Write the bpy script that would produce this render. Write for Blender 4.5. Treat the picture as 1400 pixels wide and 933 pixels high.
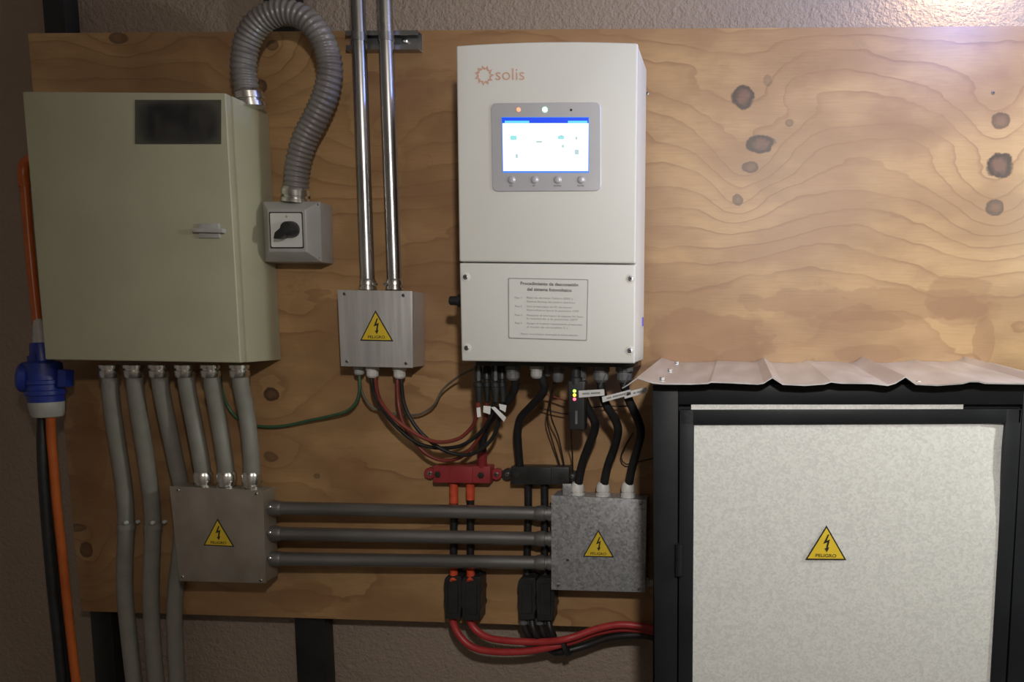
import bpy, bmesh, math, random
from mathutils import Vector, Matrix
random.seed(4)
for o in list(bpy.data.objects): bpy.data.objects.remove(o)
S = bpy.context.scene
COL = S.collection

# ------------------------------------------------------------------ camera
F, PPX, PPY = 1100.0, 950.0, 575.0            # focal length and principal point in a 1400 x 933 frame
YAW, PITCH, ROLL = math.radians(2.82), math.radians(6.78), math.radians(-0.645)
D, EZ = 1.71, 1.50                             # distance to the board, eye height
def axes():
    cy, sy, cp, sp = math.cos(YAW), math.sin(YAW), math.cos(PITCH), math.sin(PITCH)
    f = Vector((-sy*cp, cy*cp, -sp)); r = Vector((cy, sy, 0)); d = f.cross(r)
    c, s = math.cos(ROLL), math.sin(ROLL)
    return c*r + s*d, -s*r + c*d, f
RGT, DWN, FWD = axes()
EYE = Vector((0, -D, EZ))
cd = bpy.data.cameras.new('camera'); cam = bpy.data.objects.new('camera', cd); COL.objects.link(cam)
m = Matrix((RGT, -DWN, -FWD)).transposed().to_4x4(); m.translation = EYE
cam.matrix_world = m
cd.sensor_width = 36; cd.lens = F*36/1400
cd.shift_x = (700-PPX)/1400; cd.shift_y = (PPY-466.5)/1400
cd.clip_start = 0.02
S.camera = cam

# ------------------------------------------------------------------ light
S.view_settings.view_transform = 'Standard'; S.view_settings.look = 'None'
S.view_settings.exposure = 0.0; S.view_settings.gamma = 1; S.view_settings.use_curve_mapping = False
W = bpy.data.worlds.new('world'); S.world = W; W.use_nodes = True
W.node_tree.nodes['Background'].inputs[0].default_value = (0.5, 0.5, 0.55, 1)
W.node_tree.nodes['Background'].inputs[1].default_value = 0.02
def lamp(name, kind, loc, power, col, size, aim=None, **kw):
    l = bpy.data.lights.new(name, kind); l.energy = power; l.color = col
    if kind == 'AREA': l.size = size
    else: l.shadow_soft_size = size
    for k, v in kw.items(): setattr(l, k, v)
    o = bpy.data.objects.new(name, l); COL.objects.link(o); o.location = loc
    if aim is not None: o.rotation_euler = (Vector(aim)-Vector(loc)).to_track_quat('-Z', 'Y').to_euler()
    return o
# ceiling lamp hanging a little behind and above the viewer, aimed at the right half of the board
lamp('ceiling_lamp', 'SPOT', (0.17, -1.92, EZ+0.56), 72, (1.0, 0.975, 0.94), 0.05, aim=(0.26, 0, EZ+0.06), spot_size=math.radians(100), spot_blend=1.0)
lamp('ceiling_lamp_spill', 'POINT', (0.17, -1.92, EZ+0.58), 6.5, (1.0, 0.74, 0.42), 0.06)
# second lamp off to the right of the picture
lamp('right_lamp', 'POINT', (1.12, -0.75, EZ+0.36), 34, (0.94, 1.0, 0.88), 0.05)
# small bluish lamp near the wall at the upper right, just above the picture, and a warm glow on the plaster
lamp('wall_lamp', 'POINT', (0.51, -0.30, EZ+0.745), 10.0, (0.20, 0.32, 1.0), 0.05)
lamp('wall_glow', 'SPOT', (0.44, 0.016, EZ+0.79), 9, (1.0, 0.76, 0.42), 0.015, aim=(0.44, 0.056, EZ+0.70), spot_size=math.radians(150), spot_blend=0.9)

# ------------------------------------------------------------------ helpers
def at(px, py, d):
    """world point seen at pixel (px, py) on the plane d metres in front of the board"""
    v = RGT*((px-PPX)/F) + DWN*((py-PPY)/F) + FWD
    t = (D-d)/v.y
    return EYE + v*t
def ppm(d): return F/(D-d)

def principled(name, col=(.5,.5,.5), rough=.5, metal=0.0, spec=.5, coat=0.0):
    mt = bpy.data.materials.new(name); mt.use_nodes = True
    b = mt.node_tree.nodes['Principled BSDF']
    b.inputs['Base Color'].default_value = (*col, 1); b.inputs['Roughness'].default_value = rough
    b.inputs['Metallic'].default_value = metal; b.inputs['Specular IOR Level'].default_value = spec
    b.inputs['Coat Weight'].default_value = coat
    return mt, mt.node_tree, b
class G:
    """tiny node-graph helper"""
    def __init__(s, nt): s.nt = nt
    def n(s, t, **kw):
        k = s.nt.nodes.new(t)
        for a, v in kw.items(): setattr(k, a, v)
        return k
    def put(s, sock, v):
        if isinstance(v, bpy.types.NodeSocket): s.nt.links.new(v, sock)
        else: sock.default_value = v
    def m(s, op, a, b=0.0, c=0.0, clamp=False):
        k = s.n('ShaderNodeMath', operation=op, use_clamp=clamp)
        for i, v in enumerate((a, b, c)): s.put(k.inputs[i], v)
        return k.outputs[0]
    def vm(s, op, a, b=None, out=0):
        k = s.n('ShaderNodeVectorMath', operation=op); s.put(k.inputs[0], a)
        if b is not None: s.put(k.inputs[1], b)
        return k.outputs[out]
    def mr(s, v, a, b, c=0.0, d=1.0, smooth=True):
        k = s.n('ShaderNodeMapRange', interpolation_type='SMOOTHSTEP' if smooth else 'LINEAR')
        for i, x in enumerate((v, a, b, c, d)): s.put(k.inputs[i], x)
        return k.outputs[0]
    def noise(s, vec, scale, detail=2.0, rough=.5, dist=0.0, out=0):
        k = s.n('ShaderNodeTexNoise'); s.put(k.inputs['Vector'], vec)
        k.inputs['Scale'].default_value = scale; k.inputs['Detail'].default_value = detail
        k.inputs['Roughness'].default_value = rough; k.inputs['Distortion'].default_value = dist
        return k.outputs[out]
    def mix(s, f, a, b, mode='MIX'):
        k = s.n('ShaderNodeMix', data_type='RGBA', blend_type=mode)
        s.put(k.inputs[0], f)
        for i, v in ((6, a), (7, b)):
            s.put(k.inputs[i], v if isinstance(v, bpy.types.NodeSocket) else (*v, 1))
        return k.outputs[2]
    def bump(s, h, strength, dist, b):
        k = s.n('ShaderNodeBump'); k.inputs['Strength'].default_value = strength
        k.inputs['Distance'].default_value = dist; s.put(k.inputs['Height'], h)
        s.put(b.inputs['Normal'], k.outputs[0])
    def pos(s): return s.n('ShaderNodeNewGeometry').outputs['Position']

def mottled(name, c1, c2, rough, metal=0, scale=20, detail=3, bump=0, bscale=200, bdist=.001, stretch=(1,1,1), spec=.5, r2=None):
    mt, nt, b = principled(name, c1, rough, metal, spec); g = G(nt)
    p = g.vm('MULTIPLY', g.pos(), stretch)
    f = g.mr(g.noise(p, scale, detail), .3, .7)
    g.put(b.inputs['Base Color'], g.mix(f, c1, c2))
    if r2 is not None: g.put(b.inputs['Roughness'], g.mr(f, 0, 1, rough, r2, False))
    if bump: g.bump(g.noise(p, bscale, 2), bump, bdist, b)
    return mt
def emit(name, col, strength):
    mt, nt, b = principled(name, tuple(c*.15 for c in col), .4)
    b.inputs['Emission Color'].default_value = (*col, 1); b.inputs['Emission Strength'].default_value = strength
    return mt

def plywood():
    mt, nt, b = principled('plywood', rough=.44, spec=.55); g = G(nt)
    p = g.pos()
    KN = [(1015,133,16,15,1.0),(1040,197,19,12,1.0),(1025,229,11,8,.8),(1008,274,8,8,.7),(1368,165,12,11,.75),(1367,226,18,17,1.0),
          (1360,284,12,11,.8),(1079,168,6,5,.5),(372,62,9,7,.6),(354,119,12,11,.8),(371,540,12,10,.9),(370,625,11,8,.55),(433,651,5,4,.5),
          (162,52,14,8,.7),(118,752,10,13,.75),(104,722,16,6,.6),(1050,110,6,8,.35),(520,180,9,7,.0)]
    phase = None; dark = None; ring = None
    for (x, y, rx, ry, a) in KN:
        c = at(x, y, 0); s = 1/ppm(0)
        dv = g.vm('MULTIPLY', g.vm('SUBTRACT', p, tuple(c)), (1/(rx*s), 0, 1/(ry*s)))
        d2 = g.vm('DOT_PRODUCT', dv, dv, out=1)
        bumpv = g.m('MULTIPLY', g.m('EXPONENT', g.m('MULTIPLY', d2, -.05)), .0 + (1.7 if rx > 7 else .5))
        phase = bumpv if phase is None else g.m('ADD', phase, bumpv)
        if a > 0:
            dd = g.m('ADD', d2, g.m('MULTIPLY', g.noise(p, 38, 4, .6), 1.7))
            k = g.m('MULTIPLY', g.mr(dd, 2.0, 1.6), a)
            dark = k if dark is None else g.m('MAXIMUM', dark, k)
            ci = g.m('MULTIPLY', g.mr(dd, 1.45, .8), a); ring = ci if ring is None else g.m('MAXIMUM', ring, ci)
    lo = g.vm('MULTIPLY', p, (.75, .75, 1.9))
    sp = g.n('ShaderNodeSeparateXYZ'); g.put(sp.inputs[0], p)
    ph = g.m('ADD', g.m('MULTIPLY', g.noise(lo, 2.1, 2.2, .45, .2), 5.2), phase)
    ph = g.m('ADD', ph, g.m('MULTIPLY', sp.outputs[2], 8.0))
    ph = g.m('ADD', ph, g.m('MULTIPLY', g.noise(g.vm('MULTIPLY', p, (.6, 1, 1.3)), 9.0, 3, .6), 1.3))
    ph = g.m('ADD', ph, g.m('MULTIPLY', g.m('MAXIMUM', g.m('SUBTRACT', sp.outputs[2], 1.56), 0.0), 13.0))
    saw = g.m('FRACT', ph)
    band = g.mr(saw, .30, .97)                                   # darkens towards each growth line
    line = g.m('MULTIPLY', g.mr(saw, .80, .97), g.mr(saw, 1.0, .975))
    wash = g.mr(g.noise(g.vm('MULTIPLY', p, (1.3, 1, 2.6)), 3.0, 3), .36, .66)
    fine = g.noise(g.vm('MULTIPLY', p, (6, 6, 90)), 3.0, 3)
    c = g.mix(wash, (.29, .165, .077), (.42, .257, .118))
    c = g.mix(g.m('MULTIPLY', g.mr(g.noise(g.vm('MULTIPLY', p, (1, 1, 1.6)), 7, 4, .6), .48, .70), .35), c, (.22, .11, .05))
    c = g.mix(g.m('MULTIPLY', band, .30), c, (.275, .140, .065))
    c = g.mix(g.m('MULTIPLY', line, g.mr(g.noise(p, 5, 2), .35, .65, .10, .48)), c, (.17, .080, .034))
    c = g.mix(g.m('MULTIPLY', g.mr(fine, .35, .75), .22), c, (.24, .12, .05))
    for (x, y, rx, ry, a) in ((962,468,92,42,.55),(905,490,80,22,.40),(1195,415,165,22,.42),(1310,405,45,30,.40),(1170,440,60,14,.35),(1190,485,45,14,.45),(1345,470,14,34,.45),(1310,425,40,20,.3),
                              (590,310,44,160,.28),(420,820,50,24,.40),(300,585,30,60,.30),(430,440,34,50,.25),(650,560,70,26,.22),(480,760,90,20,.25),(120,620,26,70,.45),(115,560,22,34,.45),(200,60,60,16,.30),(700,830,60,8,.25)):
        c_ = at(x, y, 0); s_ = 1/ppm(0); wv = g.noise(g.vm('MULTIPLY', p, (1, 1, 1.4)), 13, 3, .55)
        dv = g.vm('MULTIPLY', g.vm('SUBTRACT', p, tuple(c_)), (1/(rx*s_), 0, 1/(ry*s_)))
        dd = g.m('ADD', g.vm('DOT_PRODUCT', dv, dv, out=1), g.m('MULTIPLY', g.m('SUBTRACT', wv, .5), 2.6))
        c = g.mix(g.m('MULTIPLY', g.mr(dd, 1.12, .86), a), c, (.225, .110, .052))
    kc = g.mix(g.noise(p, 130, 2), (.030, .013, .008), (.060, .027, .017))
    kc = g.mix(ring, kc, (.135, .062, .036))
    c = g.mix(dark, c, kc)
    grime = g.m('MULTIPLY', g.mr(g.noise(g.vm('MULTIPLY', p, (1.5, 1, 1.5)), 6, 5, .65), .60, .78), .45)
    c = g.mix(grime, c, (.12, .065, .028))
    g.put(b.inputs['Base Color'], c)
    g.bump(g.m('ADD', fine, g.m('MULTIPLY', dark, -.3)), .10, .0015, b)
    return mt
def stucco():
    mt, nt, b = principled('stucco', rough=.85, spec=.2); g = G(nt); p = g.pos()
    f = g.noise(p, 2.5, 4)
    g.put(b.inputs['Base Color'], g.mix(f, (.27, .212, .170), (.33, .265, .215)))
    h = g.m('ADD', g.noise(p, 75, 3, .6), g.m('MULTIPLY', g.noise(p, 190, 2), .5))
    g.bump(h, .8, .006, b)
    return mt
def galvanised(name, c1, c2, scale, rough, metal):
    mt, nt, b = principled(name, c1, rough, metal); g = G(nt); p = g.pos()
    v = g.n('ShaderNodeTexVoronoi'); g.put(v.inputs['Vector'], p); v.inputs['Scale'].default_value = scale
    v.inputs['Randomness'].default_value = 1
    bw = g.n('ShaderNodeSeparateColor'); g.put(bw.inputs[0], v.outputs['Color'])
    f = g.m('ADD', g.m('MULTIPLY', bw.outputs[0], .55), g.m('MULTIPLY', g.noise(p, scale*.25, 4, .7), .6))
    g.put(b.inputs['Base Color'], g.mix(g.mr(f, .25, .85), c1, c2))
    g.put(b.inputs['Roughness'], g.mr(bw.outputs[1], 0, 1, rough-.08, rough+.10, False))
    g.bump(g.noise(p, scale*.5, 2), .04, .001, b)
    return mt
def label_blur():
    mt, nt, b = principled('label_print', rough=.5); g = G(nt)
    c = at(243, 168, .147); p = g.vm('SUBTRACT', g.pos(), tuple(c))
    f = g.mr(g.noise(g.vm('MULTIPLY', p, (1, 1, .5)), 30, 1), .35, .65)
    dv = g.vm('MULTIPLY', p, (12, 0, 24)); dv = g.vm('MULTIPLY', dv, dv); e = g.mr(g.vm('DOT_PRODUCT', dv, dv, out=1), .15, 1.3)
    g.put(b.inputs['Base Color'], g.mix(e, g.mix(f, (.012,.012,.016), (.035,.034,.033)), (.075,.075,.06)))
    return mt

M = dict(
    ply=plywood(), stucco=stucco(),
    ply_edge=mottled('ply_edge', (.22,.12,.05), (.34,.20,.09), .7, scale=40, stretch=(.2,1,6)),
    green=mottled('cabinet_paint', (.395,.385,.285), (.425,.415,.305), .42, scale=9, bump=.15, bscale=420, bdist=.0006, spec=.45),
    black_steel=mottled('black_steel', (.007,.008,.0105), (.010,.0115,.0145), .45, scale=14, bump=.1, bscale=120, spec=.25),
    post=mottled('post_paint', (.010,.010,.011), (.018,.018,.019), .45, scale=14),
    pvc=mottled('grey_pvc', (.19,.185,.165), (.22,.215,.195), .42, scale=25),
    flex=mottled('flex_pvc', (.15,.138,.130), (.19,.176,.168), .33, scale=30),
    emt=mottled('zinc_tube', (.40,.40,.41), (.56,.56,.57), .24, 1.0, scale=18, stretch=(1,1,.3), r2=.34),
    emt_dull=mottled('dull_zinc_tube', (.27,.27,.275), (.36,.36,.365), .28, .85, scale=14, stretch=(.3,1,1), r2=.38),
    fitting=mottled('fitting', (.55,.55,.54), (.75,.75,.74), .25, 1.0, scale=40),
    stainless=mottled('brushed_stainless', (.56,.56,.56), (.66,.66,.66), .40, .60, scale=10, stretch=(12,1,.6), r2=.47),
    stainless_dark=mottled('brown_stainless', (.27,.235,.195), (.36,.32,.275), .46, .45, scale=10, stretch=(1.4,1,1)),  # darker, browner tone than the upper steel box
    galv=galvanised('galvanised_lid', (.27,.275,.29), (.43,.44,.46), 210, .44, .50),
    sheet=galvanised('galvanised_door_sheet', (.60,.605,.60), (.72,.725,.715), 300, .55, .25),
    roof=mottled('galvanised_roof', (.64,.64,.66), (.74,.74,.76), .30, .80, scale=12, stretch=(3,.5,1), r2=.38),
    white=mottled('inverter_white', (.58,.575,.555), (.60,.595,.575), .42, scale=5, bump=.04, bscale=500, bdist=.0004, spec=.4),
    silver=mottled('panel_silver', (.43,.43,.47), (.47,.47,.51), .38, .35, scale=6),
    iso=mottled('switch_grey', (.33,.325,.32), (.37,.365,.36), .42, scale=20),
    plate=mottled('switch_plate', (.66,.66,.66), (.74,.74,.74), .30, .25, scale=8),
    blackp=mottled('black_plastic', (.013,.014,.015), (.022,.023,.024), .42, scale=30),
    blackc=mottled('black_rubber', (.010,.010,.011), (.017,.017,.018), .48, scale=50),
    grayp=mottled('grey_plastic', (.11,.11,.115), (.15,.15,.155), .45, scale=30),
    lgray=mottled('light_grey_plastic', (.34,.34,.33), (.42,.42,.41), .45, scale=30),
    whitep=mottled('white_nylon', (.55,.55,.53), (.66,.66,.63), .45, scale=30),
    paper=mottled('tape', (.60,.60,.60), (.68,.68,.68), .55, scale=60),
    red=mottled('red_cable', (.36,.028,.030), (.42,.040,.040), .42, scale=40),
    redb=mottled('red_busbar', (.25,.026,.032), (.30,.032,.038), .40, scale=25),
    redsl=mottled('red_sleeve', (.55,.065,.025), (.66,.095,.04), .45, scale=60),
    thinred=mottled('solar_red', (.16,.030,.022), (.20,.038,.028), .45, scale=40),
    greenw=mottled('earth_green', (.030,.085,.045), (.05,.11,.058), .5, scale=40),
    wire=mottled('grey_wire', (.10,.09,.07), (.16,.14,.11), .5, scale=40),
    brownw=mottled('dark_wire', (.020,.014,.010), (.035,.022,.014), .5, scale=40),
    orange=mottled('orange_conduit', (.42,.090,.016), (.48,.11,.022), .35, scale=30),
    blue=mottled('blue_plug', (.012,.028,.22), (.018,.04,.30), .38, scale=30),
    tag_blue=mottled('blue_tag', (.10,.08,.55), (.14,.12,.65), .4, scale=30),
    hole=mottled('screw_recess', (.02,.02,.02), (.03,.03,.03), .6, scale=30),
    yellow=mottled('sign_yellow', (.66,.47,.030), (.72,.52,.04), .40, scale=40),
    ink=mottled('sign_black', (.016,.015,.012), (.022,.02,.016), .45, scale=40),
    logo=mottled('logo_orange', (.50,.28,.21), (.54,.31,.24), .5, scale=40),
    print_light=mottled('print_light_grey', (.25,.25,.245), (.29,.29,.285), .5, scale=40), print_=mottled('print_grey', (.10,.10,.10), (.13,.13,.13), .5, scale=40),
    label=mottled('label_white', (.57,.565,.55), (.59,.585,.57), .45, scale=20),
    blur=label_blur(),
    screen=emit('screen_white', (.86,.97,1.0), 1.35), screen_edge=emit('screen_blue', (.10,.30,.95), .8),
    header=emit('screen_header', (.012,.07,.80), 1.0), hcyan=emit('screen_cyan', (.12,.62,1.0), 1.1),
    icon=emit('screen_icon', (.36,.86,.88), .85), icon2=emit('screen_icon_grey', (.52,.70,.72), .85),
    led_r=emit('led_orange', (1.0,.25,.12), 2.2), led_g=emit('led_green', (.25,1.0,.45), 5.0), led_y=emit('led_yellow', (1.0,.75,.05), 2.5),
    led_lg=emit('led_lime', (.45,1.0,.10), 2.5), led_p=emit('led_red', (1.0,.12,.18), 2.5),
    floor=mottled('concrete', (.16,.15,.14), (.24,.22,.20), .8, scale=4, detail=6),
    room=mottled('room_paint', (.50,.45,.40), (.54,.49,.44), .9, scale=3),
)

def bake(name, bm, mat, parent=None, sharp=35, base=True):
    """link a bmesh given in world coordinates as one object; its own origin at its base when top-level"""
    bmesh.ops.recalc_face_normals(bm, faces=bm.faces)
    if parent is not None: org = ORG[parent.name]
    else:
        lo = Vector([min(v.co[i] for v in bm.verts) for i in range(3)]); hi = Vector([max(v.co[i] for v in bm.verts) for i in range(3)])
        org = Vector(((lo.x+hi.x)/2, (lo.y+hi.y)/2, lo.z))
    bmesh.ops.translate(bm, verts=bm.verts, vec=-org)
    me = bpy.data.meshes.new(name); bm.to_mesh(me); bm.free()
    for pl in me.polygons: pl.use_smooth = True
    me.set_sharp_from_angle(angle=math.radians(sharp))
    me.materials.append(M[mat])
    o = bpy.data.objects.new(name, me); COL.objects.link(o)
    if parent is not None: o.parent = parent
    else: o.location = org
    ORG[o.name] = org
    return o
ORG = {}
def thing(name, label, cat, loc, group=None):
    o = bpy.data.objects.new(name, None); COL.objects.link(o); o.location = loc; o.empty_display_size = .02
    ORG[o.name] = Vector(loc); return tag(o, label, cat, group)
def tag(o, label, cat, group=None):
    o['label'] = label; o['category'] = cat
    if group: o['group'] = group
    return o
def structure(o): o['kind'] = 'structure'; return o
def lab(o, t): o['label'] = t; return o

def new(): return bmesh.new()
def prism(bm, pts, yb, yf=None):
    """polygon (world points, facing the room) extruded straight back to y = yb"""
    a = [bm.verts.new(p) for p in pts]; b = [bm.verts.new((p[0], yb, p[2])) for p in pts]
    bm.faces.new(a); bm.faces.new(list(reversed(b))); n = len(a)
    for i in range(n): bm.faces.new((a[i], b[i], b[(i+1) % n], a[(i+1) % n]))
    return bm
def bevel(bm, w, seg=2):
    bmesh.ops.recalc_face_normals(bm, faces=bm.faces)
    bmesh.ops.bevel(bm, geom=[e for e in bm.edges if e.calc_face_angle(0) > .35], offset=w, segments=seg, affect='EDGES', profile=.6, clamp_overlap=True)
    return bm
def qpts(c, d): return [at(x, y, d) for x, y in c]
def qbox(c, d, back, bev=0, seg=2):
    bm = prism(new(), qpts(c, d), -back)
    return bevel(bm, bev, seg) if bev else bm
def box(lo, hi, bev=0):
    x0,y0,z0 = lo; x1,y1,z1 = hi
    bm = prism(new(), [(x0,y0,z0),(x1,y0,z0),(x1,y0,z1),(x0,y0,z1)], y1)
    return bevel(bm, bev) if bev else bm
def frame_of(t):
    t = t.normalized(); u = t.cross(Vector((0,0,1)))
    if u.length < .05: u = t.cross(Vector((0,1,0)))
    u.normalize(); return u, t.cross(u)
def loft(bm, prof, a, axis, n=20, start=0.0, sq=None):
    """lathe: prof = [(distance along axis, radius)]"""
    a = Vector(a); axis = Vector(axis).normalized(); u, v = frame_of(axis); rings = []
    for s, r in prof:
        rings.append([bm.verts.new(a + axis*s + (u*math.cos(start+6.28318*k/n) + v*math.sin(start+6.28318*k/n))*max(r, 1e-5)) for k in range(n)])
    for p, q in zip(rings, rings[1:]):
        for k in range(n): bm.faces.new((p[k], p[(k+1)%n], q[(k+1)%n], q[k]))
    bm.faces.new(list(reversed(rings[0]))); bm.faces.new(rings[-1])
    return bm
def spline(pts, step=.006):
    P = [Vector(p) for p in pts]; P = [2*P[0]-P[1]] + P + [2*P[-1]-P[-2]]; out = []
    for i in range(1, len(P)-2):
        p0, p1, p2, p3 = P[i-1:i+3]; n = max(2, int((p2-p1).length/step))
        for k in range(n):
            t = k/n
            out.append(.5*((2*p1) + (p2-p0)*t + (2*p0-5*p1+4*p2-p3)*t*t + (3*p1-p0-3*p2+p3)*t**3))
    out.append(P[-2]); return out
def tube(bm, pts, r, n=12, step=.008, rib=None):
    c = spline(pts, step); L = 0; rings = []; u = None
    for i, p in enumerate(c):
        t = (c[min(i+1, len(c)-1)] - c[max(i-1, 0)]).normalized()
        if u is None: u, _ = frame_of(t)
        u = (u - t*u.dot(t)).normalized(); v = t.cross(u)
        if i: L += (p-c[i-1]).length
        rr = r + (rib[0]*math.cos(6.28318*L/rib[1]) if rib else 0)
        rings.append([bm.verts.new(p + (u*math.cos(6.28318*k/n) + v*math.sin(6.28318*k/n))*rr) for k in range(n)])
    for p, q in zip(rings, rings[1:]):
        for k in range(n): bm.faces.new((p[k], p[(k+1)%n], q[(k+1)%n], q[k]))
    bm.faces.new(list(reversed(rings[0]))); bm.faces.new(rings[-1])
    return bm
def path(*p): return [at(x, y, d) for x, y, d in p]
def screw(px, py, d, r, parent, name='screw', mat='fitting', slot=True):
    c = at(px, py, d); bm = new()
    loft(bm, [(-.002, r), (.0012, r), (.0022, r*.75), (.0024, .0002)], c, (0,-1,0), 14)
    s = bake(name, bm, mat, parent)
    if slot and parent is not None and r > .0018:
        h = prism(new(), [c+Vector((x*r, -.0028, z*r)) for x, z in ((-.45,-.45),(.45,-.45),(.45,.45),(-.45,.45))], c.y)
        h = bake(name+'_recess', h, 'hole', parent)
    return s
def text(body, size, loc, parent, mat, name='lettering', width=None, align='CENTER', rot=0.0, bold=0.0, ex=.0002):
    cu = bpy.data.curves.new('t', 'FONT'); cu.body = body; cu.size = size; cu.align_x = align; cu.align_y = 'CENTER'
    cu.extrude = ex; cu.offset = bold; cu.resolution_u = 3
    to = bpy.data.objects.new('t', cu); COL.objects.link(to)
    bpy.context.view_layer.update()
    me = bpy.data.meshes.new_from_object(to.evaluated_get(bpy.context.evaluated_depsgraph_get()))
    bpy.data.objects.remove(to)
    bm = new(); bm.from_mesh(me); bpy.data.meshes.remove(me)
    if width:
        xs = [v.co.x for v in bm.verts]; k = width/(max(xs)-min(xs)); bmesh.ops.scale(bm, vec=(k,1,1), verts=bm.verts)
    bmesh.ops.rotate(bm, cent=(0,0,0), matrix=Matrix.Rotation(rot, 3, 'Z'), verts=bm.verts)
    bmesh.ops.rotate(bm, cent=(0,0,0), matrix=Matrix.Rotation(math.pi/2, 3, 'X'), verts=bm.verts)
    bmesh.ops.translate(bm, vec=Vector(loc), verts=bm.verts)
    return bake(name, bm, mat, parent)
def rrect(c, d, r, n=5):
    """rounded quad outline from four pixel corners (tl, tr, br, bl)"""
    P = qpts(c, d); out = []
    for i in range(4):
        p = P[i]; a = (P[i-1]-p).normalized(); b = (P[(i+1)%4]-p).normalized()
        s = p + a*r; e = p + b*r
        for k in range(n+1):
            t = k/n; out.append((1-t)**2*s + 2*t*(1-t)*p + t*t*e)
    return out
def flat(pts, back): return prism(new(), pts, -back)
def tri_sign(apex, bl, br, d, parent):
    A, B, C = at(*apex, d), at(*bl, d), at(*br, d); cen = (A+B+C)/3
    off = Vector((0, -.0007, 0))
    b = bake('warning_sticker', prism(new(), [p+off for p in (A, B, C)], -d), 'ink', parent)
    lab(b, 'black bordered yellow triangle with lightning bolt reading PELIGRO')
    y = [cen + (p-cen)*.885 + Vector((0,-.0011,0)) for p in (A, B, C)]
    bake('yellow_field', prism(new(), y, -d-.0005), 'yellow', b)
    h = (A - (B+C)/2).length; w = (C-B).length; o = (B+C)/2 + Vector((0, -.0016, 0)); up = Vector((0,0,1)); rt = Vector((1,0,0))
    def q(u, v): return o + rt*(u*w) + up*(v*h)
    bolt = [q(.035,.735), q(-.085,.475), q(.0,.505), q(-.02,.36), q(-.06,.37), q(.02,.235), q(.075,.395), q(.035,.385), q(.095,.60), q(.0,.55)]
    bolt = [q(.03,.74), q(-.075,.47), q(.025,.515), q(-.005,.335), q(-.045,.34), q(.02,.225), q(.075,.37), q(.04,.36), q(.085,.60), q(.005,.555), q(.065,.74)]
    bm = new(); a = [bm.verts.new(p) for p in bolt]; f = bm.faces.new(a)
    r = bmesh.ops.extrude_face_region(bm, geom=[f]); bmesh.ops.translate(bm, vec=(0,.0004,0), verts=[v for v in r['geom'] if isinstance(v, bmesh.types.BMVert)])
    bake('lightning_bolt', bm, 'ink', b)
    text('PELIGRO', h*.135, q(0, .125), b, 'ink', width=w*.50)
    return b
def gland(px, py, d, r, h, parent, mat, name='cable_gland', axis=(0,0,-1), hexn=True):
    c = at(px, py, d); bm = new()
    loft(bm, [(0, r*1.12), (h*.38, r*1.12), (h*.40, r*.95), (h*.48, r*.95), (h*.5, r), (h*.85, r*.97), (h, r*.72)], c, axis, 12 if hexn else 20)
    return bake(name, bm, mat, parent, 28)
def coupling(p, q, r, parent, mat='fitting', name='connector'):
    p, q = Vector(p), Vector(q); L = (q-p).length; bm = new()
    loft(bm, [(0, r*1.2), (L*.25, r*1.2), (L*.27, r*1.02), (L*.42, r*1.02), (L*.44, r*1.18), (L*.8, r*1.18), (L*.95, r*1.06), (L, r*1.0)], p, q-p, 18)
    return bake(name, bm, mat, parent, 28)

# ------------------------------------------------------------------ the setting
WY = 0.056
structure(bake('wall_back', box((-2.3, WY, 0), (1.7, WY+.12, 2.55)), 'stucco'))
structure(bake('floor', box((-2.3, -3.4, -.1), (1.7, WY, 0)), 'floor'))
structure(bake('ceiling', box((-2.3, -3.4, 2.55), (1.7, WY+.12, 2.65)), 'room'))
structure(bake('wall_left', box((-2.42, -3.4, 0), (-2.3, WY, 2.55)), 'room'))
structure(bake('wall_right', box((1.7, -3.4, 0), (1.82, WY, 2.55)), 'room'))
structure(bake('wall_front', box((-2.3, -3.52, 0), (1.7, -3.4, 2.55)), 'room'))

# plywood board on steel posts
pl = thing('plywood_board', 'large knotty pine plywood board carrying all the electrical equipment', 'board', at(700, 848, 0))
bake('sheet', prism(new(), qpts([(38,45.5),(1540,34.5),(1500,879),(111,836)], 0), .015), 'ply', pl)
for x, y in ((885,128),(1358,127)): screw(x, y, 0, .0036, pl)
for (a, b, c, d_, lb) in ((54, 84, 123, 152, 'black painted steel post behind the left end of the plywood board'),
                          (358, 400, 402, 443, 'black painted steel post behind the plywood, below the three level conduits')):
    P = [at(a,-40,-.016), at(b,-40,-.016)]; Q = [at(c,845,-.016), at(d_,845,-.016)]
    ext = lambda p, q, z: p + (q-p)*((z-p.z)/(q.z-p.z))
    bm = prism(new(), [ext(P[0],Q[0],2.5), ext(P[0],Q[0],.0), ext(P[1],Q[1],.0), ext(P[1],Q[1],2.5)], WY-.0005)
    tag(bake('steel_post', bevel(bm, .003), 'post'), lb, 'post', 'steel posts behind the board')

# ------------------------------------------------------------------ grey-green distribution cabinet
GC = [(30,125),(308,127),(329,496.5),(61.5,492)]
gc = thing('distribution_cabinet', 'grey green painted steel distribution cabinet with a dark label on its door', 'cabinet', at(190, 494, .07))
bake('body', qbox(GC, .145, 0), 'green', gc) if 0 else None
P = qpts(GC, .145)
back = [Vector((p.x, -.122, p.z)) for p in P]
bake('body', bevel(prism(new(), back, 0), .0025), 'green', gc)
cen = sum(P, Vector())/4
gr = [cen + (p-cen)*.975 for p in P]; gr = [Vector((p.x, -.128, p.z)) for p in gr]
bake('door_gap_shade', prism(new(), gr, -.118), 'blackp', gc)  # black insert, shade of the groove behind the door put into its colour
dr = bake('door', bevel(prism(new(), P, -.127), .0035, 3), 'green', gc)
lt = bake('latch', qbox([(270.5,305.5),(298.5,305.5),(300,325.5),(272,325.5)], .149, .144, .001), 'lgray', dr)
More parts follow.
